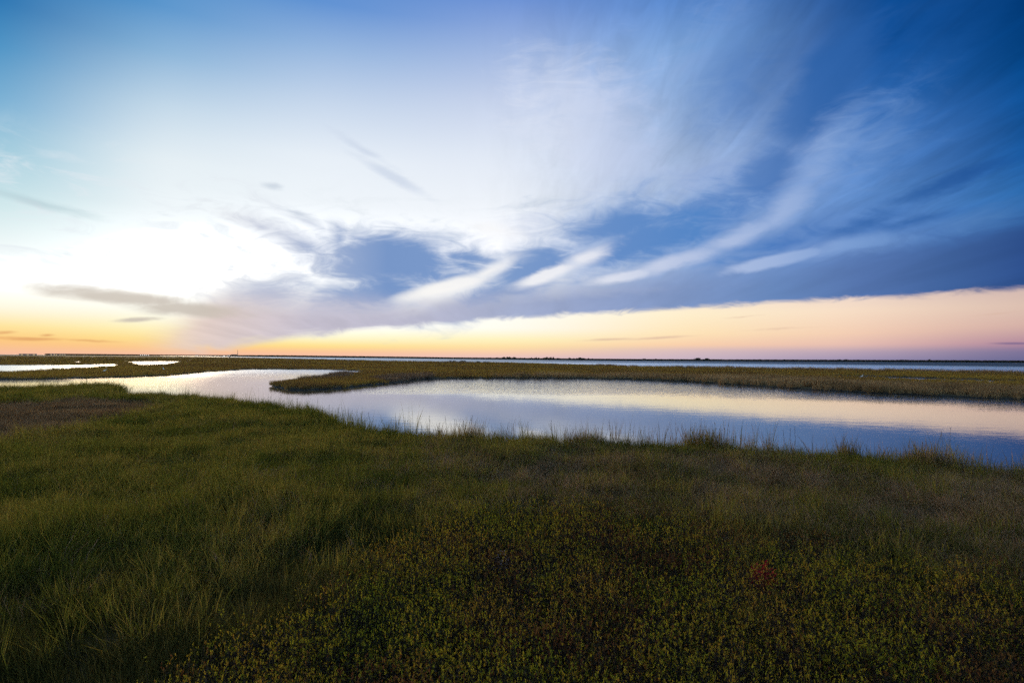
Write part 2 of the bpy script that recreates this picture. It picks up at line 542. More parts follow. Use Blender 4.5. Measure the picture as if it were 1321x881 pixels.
G = 0.62    # grass tops
GE = 0.40   # tops of the thin grass right at the near water's edge
near_poly = line([(-900, 512, G), (-300, 500, G), (0, 497.5, G), (50, 496, G), (110, 495, G), (150, 495, G), (164, 496.5, G),
                  (163, 498.2, .60), (150, 501, .58), (137, 504.5, .56), (134, 507, .58), (138, 509, GE), (160, 510, GE), (200, 509, GE), (250, 511, GE), (300, 518, GE), (350, 524, GE),
                  (400, 532, GE), (430, 540, GE), (460, 549, GE), (520, 558, GE), (600, 564, GE), (700, 566, GE), (760, 566, GE),
                  (830, 571, GE), (870, 573, GE), (900, 571, GE), (960, 576, GE), (1040, 585, GE), (1090, 587, GE), (1150, 593, GE), (1235, 596, GE), (1255, 604, GE),
                  (1321, 607, GE), (1500, 622, GE), (2100, 660, GE)]) + [(90, -40), (-150, -40)]
far_poly = line([(-900, 503, 0), (-200, 492, 0), (0, 490, 0), (80, 489, 0), (165, 487, 0), (215, 485, 0), (250, 482, 0), (290, 478.6, 0), (325, 476.6, 0),
                 (415, 477, 0), (440, 477.8, 0), (478, 479.4, 0), (462, 480.6, .35), (440, 480.8, .4), (420, 483.0, .4), (405, 486, .4), (375, 488.6, .4), (355, 491.8, .4), (346, 494.6, .3),
                 (347, 497, 0), (352, 499.2, 0), (365, 502.2, 0), (390, 503.6, 0), (440, 501, 0), (500, 494.8, 0), (550, 489.2, 0), (600, 488.2, 0), (700, 488.2, 0),
                 (800, 489.2, 0), (880, 492.2, 0), (1000, 500, 0), (1100, 506, 0), (1200, 511.2, 0), (1321, 516, 0), (1500, 524, 0), (2100, 556, 0),
                 (2100, 495, G), (1500, 482.6, G), (1321, 479.4, G), (1155, 476.4, G), (990, 474, G), (825, 471.8, G), (740, 469.2, G), (660, 467, G), (600, 466.2, G),
                 (495, 465.0, G), (420, 463.2, G), (330, 461.2, G), (260, 459.9, G), (200, 459.0, G)]) + [(-900, 3600), (-3000, 5200), (-5200, 5200), (-5200, 400)]
far_shore_line = [on_plane(x, y, 0) for x, y in [(-200, 456.6), (120, 458.7), (240, 459.35), (330, 460.25), (420, 461.2), (495, 462.0), (580, 463.2), (660, 463.9), (740, 464.8),
                  (825, 465.5), (990, 466.2), (1155, 467.0), (1321, 468.0), (1500, 469.4), (2100, 474.6)]]
shore_poly = far_shore_line + [(9000, 2500), (9000, 9000), (-9000, 9000), (-9000, 4600)]
ponds = [
    line([(-300, 472, 0), (0, 471.2, 0), (100, 471.0, 0), (152, 469.7, 0), (153, 471.0, .45), (120, 473.2, .45), (70, 476.0, .45), (0, 478.4, .45), (-300, 484, .45)]),
    line([(164, 466.9, 0), (190, 466.4, 0), (226, 466.4, 0), (236, 467.2, 0), (215, 469.8, .4), (176, 470.3, .4)]),
    line([(1068, 484.2, 0.1), (1150, 486.0, 0.1), (1200, 487.6, 0.1), (1321, 491.4, 0.1), (1600, 499, 0.1), (1600, 501.5, .3), (1321, 493.2, .3), (1240, 490.8, .3), (1190, 489.4, .3), (1150, 488.0, .3), (1080, 485.4, .3)]),
    line([(96, 466.6, 0), (104, 466.4, 0), (104, 467.6, .3), (96, 467.8, .3)]),
]


def sdf(px, py, poly):
    """signed distance, positive inside"""
    P = np.array(poly)
    n = len(P)
    best = np.full(px.shape, 1e18)
    inside = np.zeros(px.shape, dtype=bool)
    for i in range(n):
        ax, ay = P[i]
        bx, by = P[(i + 1) % n]
        ex, ey = bx - ax, by - ay
        wx, wy = px - ax, py - ay
        t = np.clip((wx * ex + wy * ey) / (ex * ex + ey * ey + 1e-12), 0, 1)
        d = (wx - ex * t) ** 2 + (wy - ey * t) ** 2
        np.minimum(best, d, out=best)
        c = ((ay <= py) & (by > py)) | ((by <= py) & (ay > py))
        if c.any():
            xi = ax + (py - ay) / (ey if abs(ey) > 1e-12 else 1e-12) * ex
            inside ^= c & (px < xi)
    return np.where(inside, 1, -1) * np.sqrt(best)


def vnoise(x, y, seed=0):
    """smooth value noise, 0..1"""
    r = np.random.default_rng(seed)
    tab = r.random((256, 256))
    xi, yi = np.floor(x).astype(int), np.floor(y).astype(int)
    fx, fy = x - xi, y - yi
    fx, fy = fx * fx * (3 - 2 * fx), fy * fy * (3 - 2 * fy)
    g = lambda a, b: tab[a & 255, b & 255]
    return (g(xi, yi) * (1 - fx) + g(xi + 1, yi) * fx) * (1 - fy) + (g(xi, yi + 1) * (1 - fx) + g(xi + 1, yi + 1) * fx) * fy


def fbm(x, y, seed=0, octaves=4):
    v, a, t = 0, 0.5, 0
    for k in range(octaves):
        v = v + a * vnoise(x * 2 ** k + 17.3 * k, y * 2 ** k + 5.1 * k, seed + k)
        t += a
        a *= 0.55
    return v / t


def land_sd(x, y):
    d = np.hypot(x, y)
    sn = sdf(x, y, near_poly) + (fbm(x * 0.9, y * 0.9, 3) - 0.5) * 0.9
    sf = sdf(x, y, far_poly)
    for p in ponds:
        sf = np.minimum(sf, -sdf(x, y, p))
    sf = sf + (fbm(x * 0.35, y * 0.35, 9) - 0.5) * np.clip(d / 60, 0.6, 2.0)
    ss_ = sdf(x, y, shore_poly)
    return np.maximum(np.maximum(sn, sf), ss_)


def ground_z(x, y, sd_=None):
    if sd_ is None:
        sd_ = land_sd(x, y)
    t = np.clip((sd_ + 0.7) / 1.3, 0, 1)
    t = t * t * (3 - 2 * t)
    hum = (fbm(x * 0.5, y * 0.5, 21) - 0.5) * 0.16 + (fbm(x * 0.06, y * 0.06, 31) - 0.5) * 0.12
    return -0.7 + t * (0.92 + hum)


# ------------------------------------------------------------------ ground and water
m_ground, T = new_mat('marsh_soil')
g = T.n.new('ShaderNodeNewGeometry')
pz = T.sep(g.outputs['Position'])[2]
f1 = T.noise(g.outputs['Position'], 0.03, 5.0, 0.6)
f2 = T.noise(g.outputs['Position'], 1.7, 5.0, 0.6)
c = T.ramp(T.math('ADD', T.math('MULTIPLY', f1, 0.7), T.math('MULTIPLY', f2, 0.3)),
           [(0.32, (0.036, 0.025, 0.014)), (0.5, (0.075, 0.055, 0.022)), (0.68, (0.110, 0.075, 0.030))])
c = T.mix(T.smooth(pz, 0.16, 0.03), c, (0.020, 0.017, 0.013))
bn = T.n.new('ShaderNodeBump')
bn.inputs['Strength'].default_value = 0.6
bn.inputs['Distance'].default_value = 0.03
T.l.new(f2, bn.inputs['Height'])
finish(m_ground, T, pbr(T, c, 0.85, 0.2, bn.outputs[0]))

az_f = np.radians(np.linspace(-58, 58, 560))
az_b = np.radians(np.linspace(58, 302, 60))[1:-1]
azs = np.concatenate([az_f, az_b])
rad = np.concatenate([[0.6], np.exp(np.linspace(math.log(1.6), math.log(9000), 400))])
A, D = np.meshgrid(azs, rad)
gx, gy = D * np.sin(A), D * np.cos(A)
gz = ground_z(gx.ravel(), gy.ravel()).reshape(gx.shape)
na, nr = len(azs), len(rad)
idx = np.arange(na * nr).reshape(nr, na)
nx = np.roll(idx, -1, axis=1)
faces = np.stack([idx[:-1], idx[1:], nx[1:], nx[:-1]], -1).reshape(-1, 4)[:, ::-1]
# the pole under the camera is closed with quads around one middle vertex pair
co = np.stack([gx.ravel(), gy.ravel(), gz.ravel()], 1)
mid = np.array([[0, 0, gz[0].mean()], [0, 0, gz[0].mean()]])
co = np.vstack([co, mid])
cap = np.stack([idx[0], nx[0], np.full(na, na * nr), np.full(na, na * nr + 1)], -1)[:, ::-1]
cap3 = np.stack([idx[0], nx[0], np.full(na, na * nr)], -1)
ground = grid_mesh('ground', co, faces, m_ground)
tag(ground, kind='structure')

m_water, T = new_mat('tidal_water')
g = T.n.new('ShaderNodeNewGeometry')
P_ = g.outputs['Position']
wx, wy, wz = T.sep(P_)
dist = T.vec('LENGTH', P_)
big = T.noise(T.vec('MULTIPLY', P_, (0.03, 0.09, 0.1)), 1.0, 4.0, 0.6)
edge = T.math('ADD', dist, T.math('MULTIPLY', T.math('SUBTRACT', big, 0.5), 26.0))
ripple = T.math('MULTIPLY', T.smooth(edge, 44.0, 62.0), T.smooth(wx, -26.0, 6.0))
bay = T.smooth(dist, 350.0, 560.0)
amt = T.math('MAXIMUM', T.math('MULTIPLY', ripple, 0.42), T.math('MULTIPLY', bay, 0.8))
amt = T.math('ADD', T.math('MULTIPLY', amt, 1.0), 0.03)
n1 = T.noise(T.vec('MULTIPLY', P_, (1.0, 0.8, 1.0)), 2.6, 3.0, 0.6)
n2 = T.noise(T.vec('MULTIPLY', P_, (0.7, 1.4, 1.0)), 0.8, 2.0, 0.5)
hgt = T.math('ADD', T.math('MULTIPLY', n1, 0.7), n2)
bn = T.n.new('ShaderNodeBump')
bn.inputs['Distance'].default_value = 0.08
T.put(bn.inputs['Strength'], amt)
T.l.new(hgt, bn.inputs['Height'])
dif = T.n.new('ShaderNodeBsdfDiffuse')
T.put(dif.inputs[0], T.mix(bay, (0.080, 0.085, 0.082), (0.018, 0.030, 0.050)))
gl = T.n.new('ShaderNodeBsdfGlossy')
T.put(gl.inputs['Roughness'], T.math('ADD', T.math('ADD', T.smooth(edge, 55.0, 170.0, 0.04, 0.26), T.smooth(edge, 170.0, 450.0, 0.0, 0.16)), 0.0))
gl.inputs['Color'].default_value = (0.99, 0.98, 0.95, 1)
T.l.new(bn.outputs[0], gl.inputs['Normal'])
fr = T.n.new('ShaderNodeFresnel')
fr.inputs['IOR'].default_value = 1.33
T.l.new(bn.outputs[0], fr.inputs['Normal'])
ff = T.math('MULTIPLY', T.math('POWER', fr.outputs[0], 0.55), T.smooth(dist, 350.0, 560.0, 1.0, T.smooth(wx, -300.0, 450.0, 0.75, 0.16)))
mx = T.n.new('ShaderNodeMixShader')
T.put(mx.inputs[0], ff)
T.l.new(dif.outputs[0], mx.inputs[1])
T.l.new(gl.outputs[0], mx.inputs[2])
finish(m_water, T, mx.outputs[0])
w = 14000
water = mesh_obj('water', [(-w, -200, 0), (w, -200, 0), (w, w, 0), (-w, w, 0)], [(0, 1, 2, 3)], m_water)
tag(water, kind='structure')


# ------------------------------------------------------------------ grass and herbs
def tuft_mesh(name, mat, n, rad_, h0, h1, width, lean, seed, seg=2, plume=0.0):
    r = random.Random(seed)
    V, F, C = [], [], []
    for _ in range(n):
        a = r.uniform(0, 2 * math.pi)
        q = rad_ * math.sqrt(r.random())
        bx, by = q * math.cos(a), q * math.sin(a)
        h = r.uniform(h0, h1)
        la = a + r.uniform(-1.2, 1.2)
        ll = lean * h * r.uniform(0.2, 1.0)
        wa = r.uniform(0, math.pi)
        w_ = width * r.uniform(0.7, 1.3)
        cx, cy = math.cos(wa) * w_ / 2, math.sin(wa) * w_ / 2
        i0 = len(V)
        t_ = r.random()
        for k in range(seg):
            u = k / seg
            ox, oy = ll * math.cos(la) * u * u, ll * math.sin(la) * u * u
            ww = 1.0 - 0.35 * u
            V += [(bx + ox - cx * ww, by + oy - cy * ww, h * u - 0.05 * (k == 0)), (bx + ox + cx * ww, by + oy + cy * ww, h * u - 0.05 * (k == 0))]
            C += [t_, t_]
        V.append((bx + ll * math.cos(la), by + ll * math.sin(la), h * (1 - 0.25 * lean * lean)))
        C.append(t_)
        for k in range(seg - 1):
            F.append((i0 + 2 * k, i0 + 2 * k + 1, i0 + 2 * k + 3, i0 + 2 * k + 2))
        k = seg - 1
        F.append((i0 + 2 * k, i0 + 2 * k + 1, i0 + 2 * seg))
    o = mesh_obj(name, V, F, mat, link=False)
    at = o.data.attributes.new('tint', 'FLOAT', 'POINT')
    at.data.foreach_set('value', C)
    return o


def herb_mesh(name, mats, stems, rad_, h0, h1, leaf, seed, leaves=12):
    """low salt-marsh herb: woody stems, small oblong leaves in pairs, a bunch of young leaves at each tip"""
    r = random.Random(seed)
    V, F, C, MI = [], [], [], []

    def tri(pts, t_, mi):
        i = len(V)
        V.extend(pts)
        C.extend([t_] * len(pts))
        F.append(tuple(range(i, i + len(pts))))
        MI.append(mi)

    for _ in range(stems):
        a = r.uniform(0, 2 * math.pi)
        q = rad_ * math.sqrt(r.random())
        h = r.uniform(h0, h1)
        b = Vector((q * math.cos(a), q * math.sin(a), -0.03))
        la = r.uniform(0, 2 * math.pi)
        top = b + Vector((0.25 * h * r.random() * math.cos(la), 0.25 * h * r.random() * math.sin(la), h))
        s_ = 0.0035
        tri([b + Vector((-s_, 0, 0)), b + Vector((s_, 0, 0)), top], r.random(), 1)
        tri([b + Vector((0, -s_, 0)), b + Vector((0, s_, 0)), top], r.random(), 1)
        t_stem = r.random()
        for k in range(leaves):
            tip = k >= leaves - 5
            u = r.uniform(0.92, 1.02) if tip else r.uniform(0.25, 0.92)
            p = b.lerp(top, u)
            la = r.uniform(0, 2 * math.pi)
            el = r.uniform(0.5, 1.2) if tip else r.uniform(-0.1, 0.9)
            L = leaf * r.uniform(0.7, 1.25)
            d = Vector((math.cos(la) * math.cos(el), math.sin(la) * math.cos(el), math.sin(el)))
            sd_ = Vector((-math.sin(la), math.cos(la), 0)) * L * 0.24
            up = d.cross(sd_).normalized() * L * 0.06
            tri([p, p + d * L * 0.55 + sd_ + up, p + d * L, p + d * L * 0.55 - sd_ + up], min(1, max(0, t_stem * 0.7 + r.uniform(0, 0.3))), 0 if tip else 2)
    me = bpy.data.meshes.new(name)
    me.from_pydata([tuple(v) for v in V], [], F)
    for m_ in mats:
        me.materials.append(m_)
    me.polygons.foreach_set('material_index', MI)
    at = me.attributes.new('tint', 'FLOAT', 'POINT')
    at.data.foreach_set('value', C)
    me.update()
    return bpy.data.objects.new(name, me)


def scatter(name, protos, pts, rot, scl, which, label, cat):
    """one object of uncountable plants: prototypes set on many points"""
    n = len(pts)
    me = bpy.data.meshes.new(name)
    me.vertices.add(n)
    me.vertices.foreach_set('co', pts.astype(np.float32).ravel())
    at = me.attributes.new('rot', 'FLOAT_VECTOR', 'POINT')
    at.data.foreach_set('vector', rot.astype(np.float32).ravel())
    at = me.attributes.new('scl', 'FLOAT_VECTOR', 'POINT')
    at.data.foreach_set('vector', scl.astype(np.float32).ravel())
    at = me.attributes.new('which', 'INT', 'POINT')
    at.data.foreach_set('value', which.astype(np.int32))
    o = bpy.data.objects.new(name, me)
    COL.objects.link(o)
    ng = bpy.data.node_groups.new(name + '_nodes', 'GeometryNodeTree')
    ng.interface.new_socket('Geometry', in_out='INPUT', socket_type='NodeSocketGeometry')
    ng.interface.new_socket('Geometry', in_out='OUTPUT', socket_type='NodeSocketGeometry')
    N, L = ng.nodes, ng.links
    gi, go = N.new('NodeGroupInput'), N.new('NodeGroupOutput')
    jn = N.new('GeometryNodeJoinGeometry')
    for p in reversed(protos):
        oi = N.new('GeometryNodeObjectInfo')
        oi.inputs['Object'].default_value = p
        oi.inputs['As Instance'].default_value = False
        gti = N.new('GeometryNodeGeometryToInstance')
        L.new(oi.outputs['Geometry'], gti.inputs[0])
        L.new(gti.outputs[0], jn.inputs[0])
    ip = N.new('GeometryNodeInstanceOnPoints')
    L.new(gi.outputs[0], ip.inputs['Points'])
    L.new(jn.outputs[0], ip.inputs['Instance'])
    ip.inputs['Pick Instance'].default_value = True

    def named(nm, ty):
        a = N.new('GeometryNodeInputNamedAttribute')
        a.data_type = ty
        a.inputs['Name'].default_value = nm
        return [q for q in a.outputs if q.enabled][0]
    L.new(named('which', 'INT'), ip.inputs['Instance Index'])
    L.new(named('rot', 'FLOAT_VECTOR'), ip.inputs['Rotation'])
    L.new(named('scl', 'FLOAT_VECTOR'), ip.inputs['Scale'])
    L.new(ip.outputs[0], go.inputs[0])
    md = o.modifiers.new('scatter', 'NODES')
    md.node_group = ng
    tag(o, label, cat, kind='stuff')
    return o


def polar_points(n, d0, d1, power, az=56.0):
    """points round the look-out; density per area falls off with distance**-power"""
    a = np.radians(rng.uniform(-az, az, n))
    u = rng.random(n)
    e = 2.0 - power
    d = (d0 ** e + u * (d1 ** e - d0 ** e)) ** (1 / e) if abs(e) > 1e-6 else d0 * (d1 / d0) ** u
    return d * np.sin(a), d * np.cos(a), d


def rots(n, tilt=0.12):
    return np.stack([rng.normal(0, tilt, n), rng.normal(0, tilt, n), rng.uniform(0, 6.283, n)], 1)


# patches of the near marsh
brown_poly = line([(565, 570, G), (760, 566, G), (1321, 600, G), (1900, 640, G), (1900, 880, G), (1321, 790, G), (1180, 742, G), (1040, 704, G), (900, 682, G), (700, 665, G), (560, 645, G), (510, 610, G)])
bare_poly = line([(-400, 530, .35), (0, 521, .35), (110, 516, .35), (225, 520, .35), (215, 530, .35), (140, 549, .35), (70, 565, .35), (0, 576, .35), (-400, 612, .35)])
herb_poly = line([(290, 905, .4), (345, 830, .4), (400, 765, .4), (470, 715, .4), (540, 690, .4), (640, 672, .4), (760, 670, .4), (900, 684, .4), (1040, 704, .4), (1180, 735, .4), (1321, 765, .4), (1900, 860, .4)]) + [(12, 1.0), (-1.6, 1.0)]

green = foliage_mat('cordgrass_green', [(0.070, 0.085, 0.018), (0.140, 0.142, 0.026), (0.250, 0.190, 0.055)], 0.35, 0.58)
straw = foliage_mat('salt_hay_brown', [(0.085, 0.075, 0.032), (0.205, 0.138, 0.072), (0.310, 0.208, 0.135)], 0.45, 0.52, tint=(1.1, .95, .7))
bare = foliage_mat('dead_stubble', [(0.100, 0.070, 0.040), (0.185, 0.125, 0.070), (0.260, 0.180, 0.100)], 0.7, 0.5, tint=(1.15, .95, .7))
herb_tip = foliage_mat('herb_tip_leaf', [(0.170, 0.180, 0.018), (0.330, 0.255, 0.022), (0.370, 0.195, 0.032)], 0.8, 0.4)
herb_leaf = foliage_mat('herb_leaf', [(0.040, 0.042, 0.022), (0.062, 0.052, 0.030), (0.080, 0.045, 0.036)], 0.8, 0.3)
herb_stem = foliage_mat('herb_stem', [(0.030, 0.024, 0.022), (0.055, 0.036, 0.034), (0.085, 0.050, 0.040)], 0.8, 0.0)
ruddy_tip = foliage_mat('herb_ruddy_leaf', [(0.090, 0.040, 0.022), (0.150, 0.060, 0.025), (0.180, 0.100, 0.030)], 0.8, 0.4)

P_grass = [tuft_mesh('grass_tuft', green, 26, 0.13, 0.26, 0.58, 0.0075, 0.55, 100 + k) for k in range(5)]
P_hay = [tuft_mesh('hay_tuft', straw, 34, 0.14, 0.20, 0.46, 0.0055, 1.0, 200 + k) for k in range(5)]
P_bare = [tuft_mesh('stubble_tuft', bare, 36, 0.18, 0.12, 0.34, 0.007, 0.9, 300 + k) for k in range(3)]
vignette_mat = foliage_mat('vignette_grass', [(0.030, 0.036, 0.014), (0.058, 0.060, 0.018), (0.110, 0.088, 0.032)], 0.5, 0.45)  # greens painted darker to mimic lens falloff in the near foreground
P_vignette = [tuft_mesh('vignette_tuft', vignette_mat, 34, 0.14, 0.14, 0.38, 0.005, 0.5, 340 + k) for k in range(4)]
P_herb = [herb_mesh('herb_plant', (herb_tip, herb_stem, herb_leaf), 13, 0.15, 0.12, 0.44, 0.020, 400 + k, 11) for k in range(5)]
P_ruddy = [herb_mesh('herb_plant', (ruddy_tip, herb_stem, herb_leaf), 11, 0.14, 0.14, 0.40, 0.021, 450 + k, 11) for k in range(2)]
P_spike = [tuft_mesh('spike_tuft', green, 5, 0.06, 0.55, 1.05, 0.009, 0.22, 540 + k, 3) for k in range(3)] + \
          [tuft_mesh('spike_tuft', straw, 5, 0.06, 0.5, 0.95, 0.009, 0.22, 560 + k, 3) for k in range(3)]
P_tall = [tuft_mesh('tall_tuft', green, 16, 0.10, 0.45, 0.85, 0.008, 0.35, 500 + k, 3) for k in range(3)] + \
         [tuft_mesh('tall_tuft', straw, 16, 0.10, 0.45, 0.80, 0.008, 0.35, 520 + k, 3) for k in range(3)]

# near marsh sampling
X, Y, Dd = polar_points(165000, 2.2, 75.0, 1.25)
sn = sdf(X, Y, near_poly) + (fbm(X * 0.9, Y * 0.9, 3) - 0.5) * 0.9
wob = (fbm(X * 0.45, Y * 0.45, 41) - 0.5)
sb = sdf(X, Y, brown_poly) + wob * 7.0
sr = sdf(X, Y, bare_poly) + wob * 3.0
sh = sdf(X, Y, herb_poly) + wob * 2.4 + rng.normal(0, 0.35, len(X))
Z = ground_z(X, Y)
ok = (sn > -0.15) & (Z > 0.0)
in_herb = ok & (sh > 0)
in_bare = ok & ~in_herb & (sr > rng.normal(0, 0.5, len(X)))
in_hay = ok & ~in_herb & ~in_bare & (rng.random(len(X)) < 1 / (1 + np.exp(-sb * 0.7)) * 0.88 + 0.08)
in_grass = ok & ~in_herb & ~in_bare & ~in_hay
# gaps and thin spots
thin = fbm(X * 1.2, Y * 1.2, 101)
keep_ = rng.random(len(X)) > np.clip((0.46 - thin) * 5.0, 0, 0.75)
in_grass &= keep_
in_hay &= keep_
# grass coloured darker in patches towards the look-out paints in a lens vignette
vignette_p = 1 / (1 + np.exp((Dd - 10.0 + wob * 9.0) * 0.8))
vignette_p = np.maximum(vignette_p, np.clip((8.5 - Dd) / 2.0, 0, 1.06))
in_vignette = (in_grass | in_hay) & (rng.random(len(X)) < vignette_p * 0.95)
in_grass &= ~in_vignette
in_hay &= ~in_vignette
edge_ = ok & (sn < 1.6) & (sn > -0.1)


def put(mask, name, protos, label, cat, smin, smax, hvar=0.2, extra=None, tilt=0.12):
    i = np.nonzero(mask)[0]
    n = len(i)
    s = rng.uniform(smin, smax, n)
    patch = (0.40 + 1.15 * fbm(X[i] * 0.55, Y[i] * 0.55, 77)) * np.clip(0.50 + 0.05 * Dd[i], 0.55, 1.0)
    wide = np.clip(Dd[i] / 18.0, 1.0, 2.2)
    ro = rots(n, tilt)
    wide_ = fbm(X[i] * 0.4, Y[i] * 0.4, 78) - 0.5, fbm(X[i] * 0.4, Y[i] * 0.4, 79) - 0.5
    # lodged grass: tufts of one patch lie over the same way (tilt about world axes, then any turn about their own)
    from mathutils import Euler
    tx, ty = wide_[0] * 1.2 + ro[:, 0], wide_[1] * 1.2 + ro[:, 1]
    for q in range(n):
        e_ = (Matrix.Rotation(tx[q], 3, 'X') @ Matrix.Rotation(ty[q], 3, 'Y') @ Matrix.Rotation(ro[q, 2], 3, 'Z')).to_euler()
        ro[q] = e_
    sc = np.stack([s * wide, s * wide, s * patch * rng.uniform(1 - hvar, 1 + hvar, n)], 1)
    return scatter(name, protos, np.stack([X[i], Y[i], Z[i]], 1), ro, sc, rng.integers(0, len(protos), n), label, cat)


put(in_grass, 'green_cordgrass', P_grass, 'dense green cordgrass covering the near marsh on the left', 'grass', 0.8, 1.15)
put(in_hay, 'brown_marsh_hay', P_hay, 'wispy brown marsh hay on the right behind the yellow green herbs', 'grass', 0.85, 1.25, tilt=0.2)
put(in_vignette, 'vignette_grass', P_vignette, 'short grass, greens darkened for lens vignette, nearest the viewer at the lower left and right', 'grass', 0.8, 1.2)
put(in_bare, 'dark_stubble', P_bare, 'dark brown patch of low dead stubble at the far left', 'grass', 0.8, 1.2)
HX, HY, HD = polar_points(26000, 1.8, 16.0, 1.0, 60.0)
hs = sdf(HX, HY, herb_poly) + (fbm(HX * 0.45, HY * 0.45, 41) - 0.5) * 2.4 + rng.normal(0, 0.3, len(HX))
keep = hs > -0.2
HX, HY = HX[keep], HY[keep]
HZ = ground_z(HX, HY)
n = len(HX)
ruddy = fbm(HX * 0.9, HY * 0.9, 55) + rng.normal(0, 0.09, n) > 0.65 - 0.15 * np.clip((HX - 0.5) / 4.0, 0, 1)
wh = np.where(ruddy, rng.integers(5, 7, n), rng.integers(0, 5, n))
sc = rng.uniform(0.7, 1.15, n) * (0.75 + 0.5 * fbm(HX * 1.3, HY * 1.3, 61))
scatter('marsh_herbs', P_herb + P_ruddy, np.stack([HX, HY, HZ], 1), rots(n, 0.15), np.stack([sc, sc, sc * rng.uniform(0.75, 1.3, n)], 1), wh,
        'low leafy yellow green marsh herbs filling the foreground', 'ground cover')
# sparse blades among the herbs
mix_ = in_herb & (rng.random(len(X)) < np.clip(0.30 - sh * 0.06, 0.05, 0.3))
put(mix_, 'foreground_grass', P_grass[:2] + P_hay[:2], 'thin grass blades growing among the foreground herbs', 'grass', 0.6, 0.95)

# taller fringe along the near shore
EX, EY, ED = polar_points(60000, 9.0, 70.0, 1.0)
es = sdf(EX, EY, near_poly) + (fbm(EX * 0.9, EY * 0.9, 3) - 0.5) * 0.9
eb = sdf(EX, EY, brown_poly)
clump = fbm(EX * 0.5, EY * 0.5, 91)
keep = (es > -0.25) & (es < 0.9) & (rng.random(len(EX)) < np.clip((clump - 0.30) * 2.6, 0.2, 1.0) * 0.9) & (EY > 9)
EX, EY, eb = EX[keep], EY[keep], eb[keep]
n_f = len(EX)
for x0, x1, y0, y1, m_ in [(886, 938, 568, 576, 170), (1078, 1102, 583, 590, 90), (1164, 1244, 590, 600, 330), (590, 620, 560, 567, 70), (430, 470, 541, 553, 90), (385, 410, 530, 538, 60), (300, 330, 517, 524, 50), (735, 775, 566, 570, 90)]:
    for _ in range(m_):
        u = rng.normal(0.5, 0.4)
        p = on_plane(x0 + (x1 - x0) * u, y0 + (y1 - y0) * u + rng.uniform(-1, 7), GE)
        EX, EY = np.append(EX, p[0]), np.append(EY, p[1])
eb = np.concatenate([eb, sdf(EX[n_f:], EY[n_f:], brown_poly) + 1.0])
EZ = ground_z(EX, EY)
n = len(EX)
wh = np.where((eb > -3.0) & (rng.random(n) < 0.75), rng.integers(3, 6, n), rng.integers(0, 3, n))
sc = rng.uniform(0.8, 1.4, n)
wh = np.where(rng.random(n) < 0.6, wh + 6, wh)
scatter('shore_grass', P_tall + P_spike, np.stack([EX, EY, np.maximum(EZ, 0.0)], 1), rots(n, 0.1), np.stack([sc, sc, sc * np.where(np.arange(n) < n_f, 0.34 + 1.4 * fbm(EX * 0.8, EY * 0.8, 93), rng.uniform(0.45, 1.05, n))], 1), wh,
        'fringe of taller grass along the near edge of the pond', 'grass')

# ------------------------------------------------------------------ marsh beyond the pond
far_m = foliage_mat('far_marsh_grass', [(0.095, 0.058, 0.036), (0.225, 0.145, 0.052), (0.300, 0.205, 0.040)], 0.03, 0.45, (.6, 1, 1))
far_b = foliage_mat('far_brown_reed', [(0.160, 0.105, 0.055), (0.260, 0.170, 0.085), (0.340, 0.225, 0.118)], 0.12, 0.35, (1, .5, 1), tint=(1.1, .95, .7))
far_d = foliage_mat('far_dark_brush', [(0.090, 0.065, 0.056), (0.140, 0.105, 0.085), (0.200, 0.135, 0.100)], 0.3, 0.45)
P_far = [tuft_mesh('far_tuft', far_m, 40, 0.5, 0.22, 0.46, 0.022, 0.6, 600 + k) for k in range(4)]
P_reed = [tuft_mesh('reed_tuft', far_b, 44, 0.45, 0.35, 0.95, 0.020, 0.4, 640 + k) for k in range(4)]
P_brush = [tuft_mesh('brush_tuft', far_d, 50, 0.5, 0.2, 0.62, 0.018, 0.7, 680 + k) for k in range(3)]


def far_set(n, d0, d1, power):
    x, y, d = polar_points(n, d0, d1, power)
    s = sdf(x, y, far_poly)
    for p in ponds:
        s = np.minimum(s, -sdf(x, y, p))
    s2 = s + (fbm(x * 0.35, y * 0.35, 9) - 0.5) * np.clip(d / 60, 0.6, 2.0)
    return x, y, d, s2


brush_poly = line([(350, 489, .3), (375, 486.5, .3), (405, 483.5, .3), (418, 480, .3), (432, 478.8, .3), (460, 481, .3), (452, 486, .2), (425, 489, .2), (400, 489.8, .2), (360, 490.4, .2)])
brush2 = line([(478, 488.5, .2), (510, 484, .3), (556, 483, .3), (560, 487.5, .2), (500, 493.5, .1)])
FX, FY, FD, FS = far_set(110000, 42.0, 1500.0, 2.3)
bs = np.maximum(sdf(FX, FY, brush_poly), sdf(FX, FY, brush2))
FZ = ground_z(FX, FY)
land = (FS > 0.1) & (FZ > 0.05)
azd = np.degrees(np.arctan2(FX, FY))
reedy = land & (bs < 0) & (azd > -2) & (sdf(FX, FY, far_poly) < np.clip((azd + 6) * 0.55, 2, 18) + (fbm(FX * .1, FY * .1, 71) - .5) * 8) & (FD < 240)
brush = land & (bs >= 0)
rest_ = land & ~reedy & ~brush


def put_far(mask, name, protos, label, h=1.0, grow=90.0):
    i = np.nonzero(mask)[0]
    n = len(i)
    wide = np.clip(FD[i] / grow, 0.8, 6.0)
    s = rng.uniform(0.75, 1.2, n)
    hh = s * h * (0.35 + 1.2 * fbm(FX[i] * 0.15, FY[i] * 0.15, 83))
    scatter(name, protos, np.stack([FX[i], FY[i], FZ[i]], 1), rots(n, 0.08), np.stack([s * wide, s * wide, hh], 1), rng.integers(0, len(protos), n), label, 'grass')


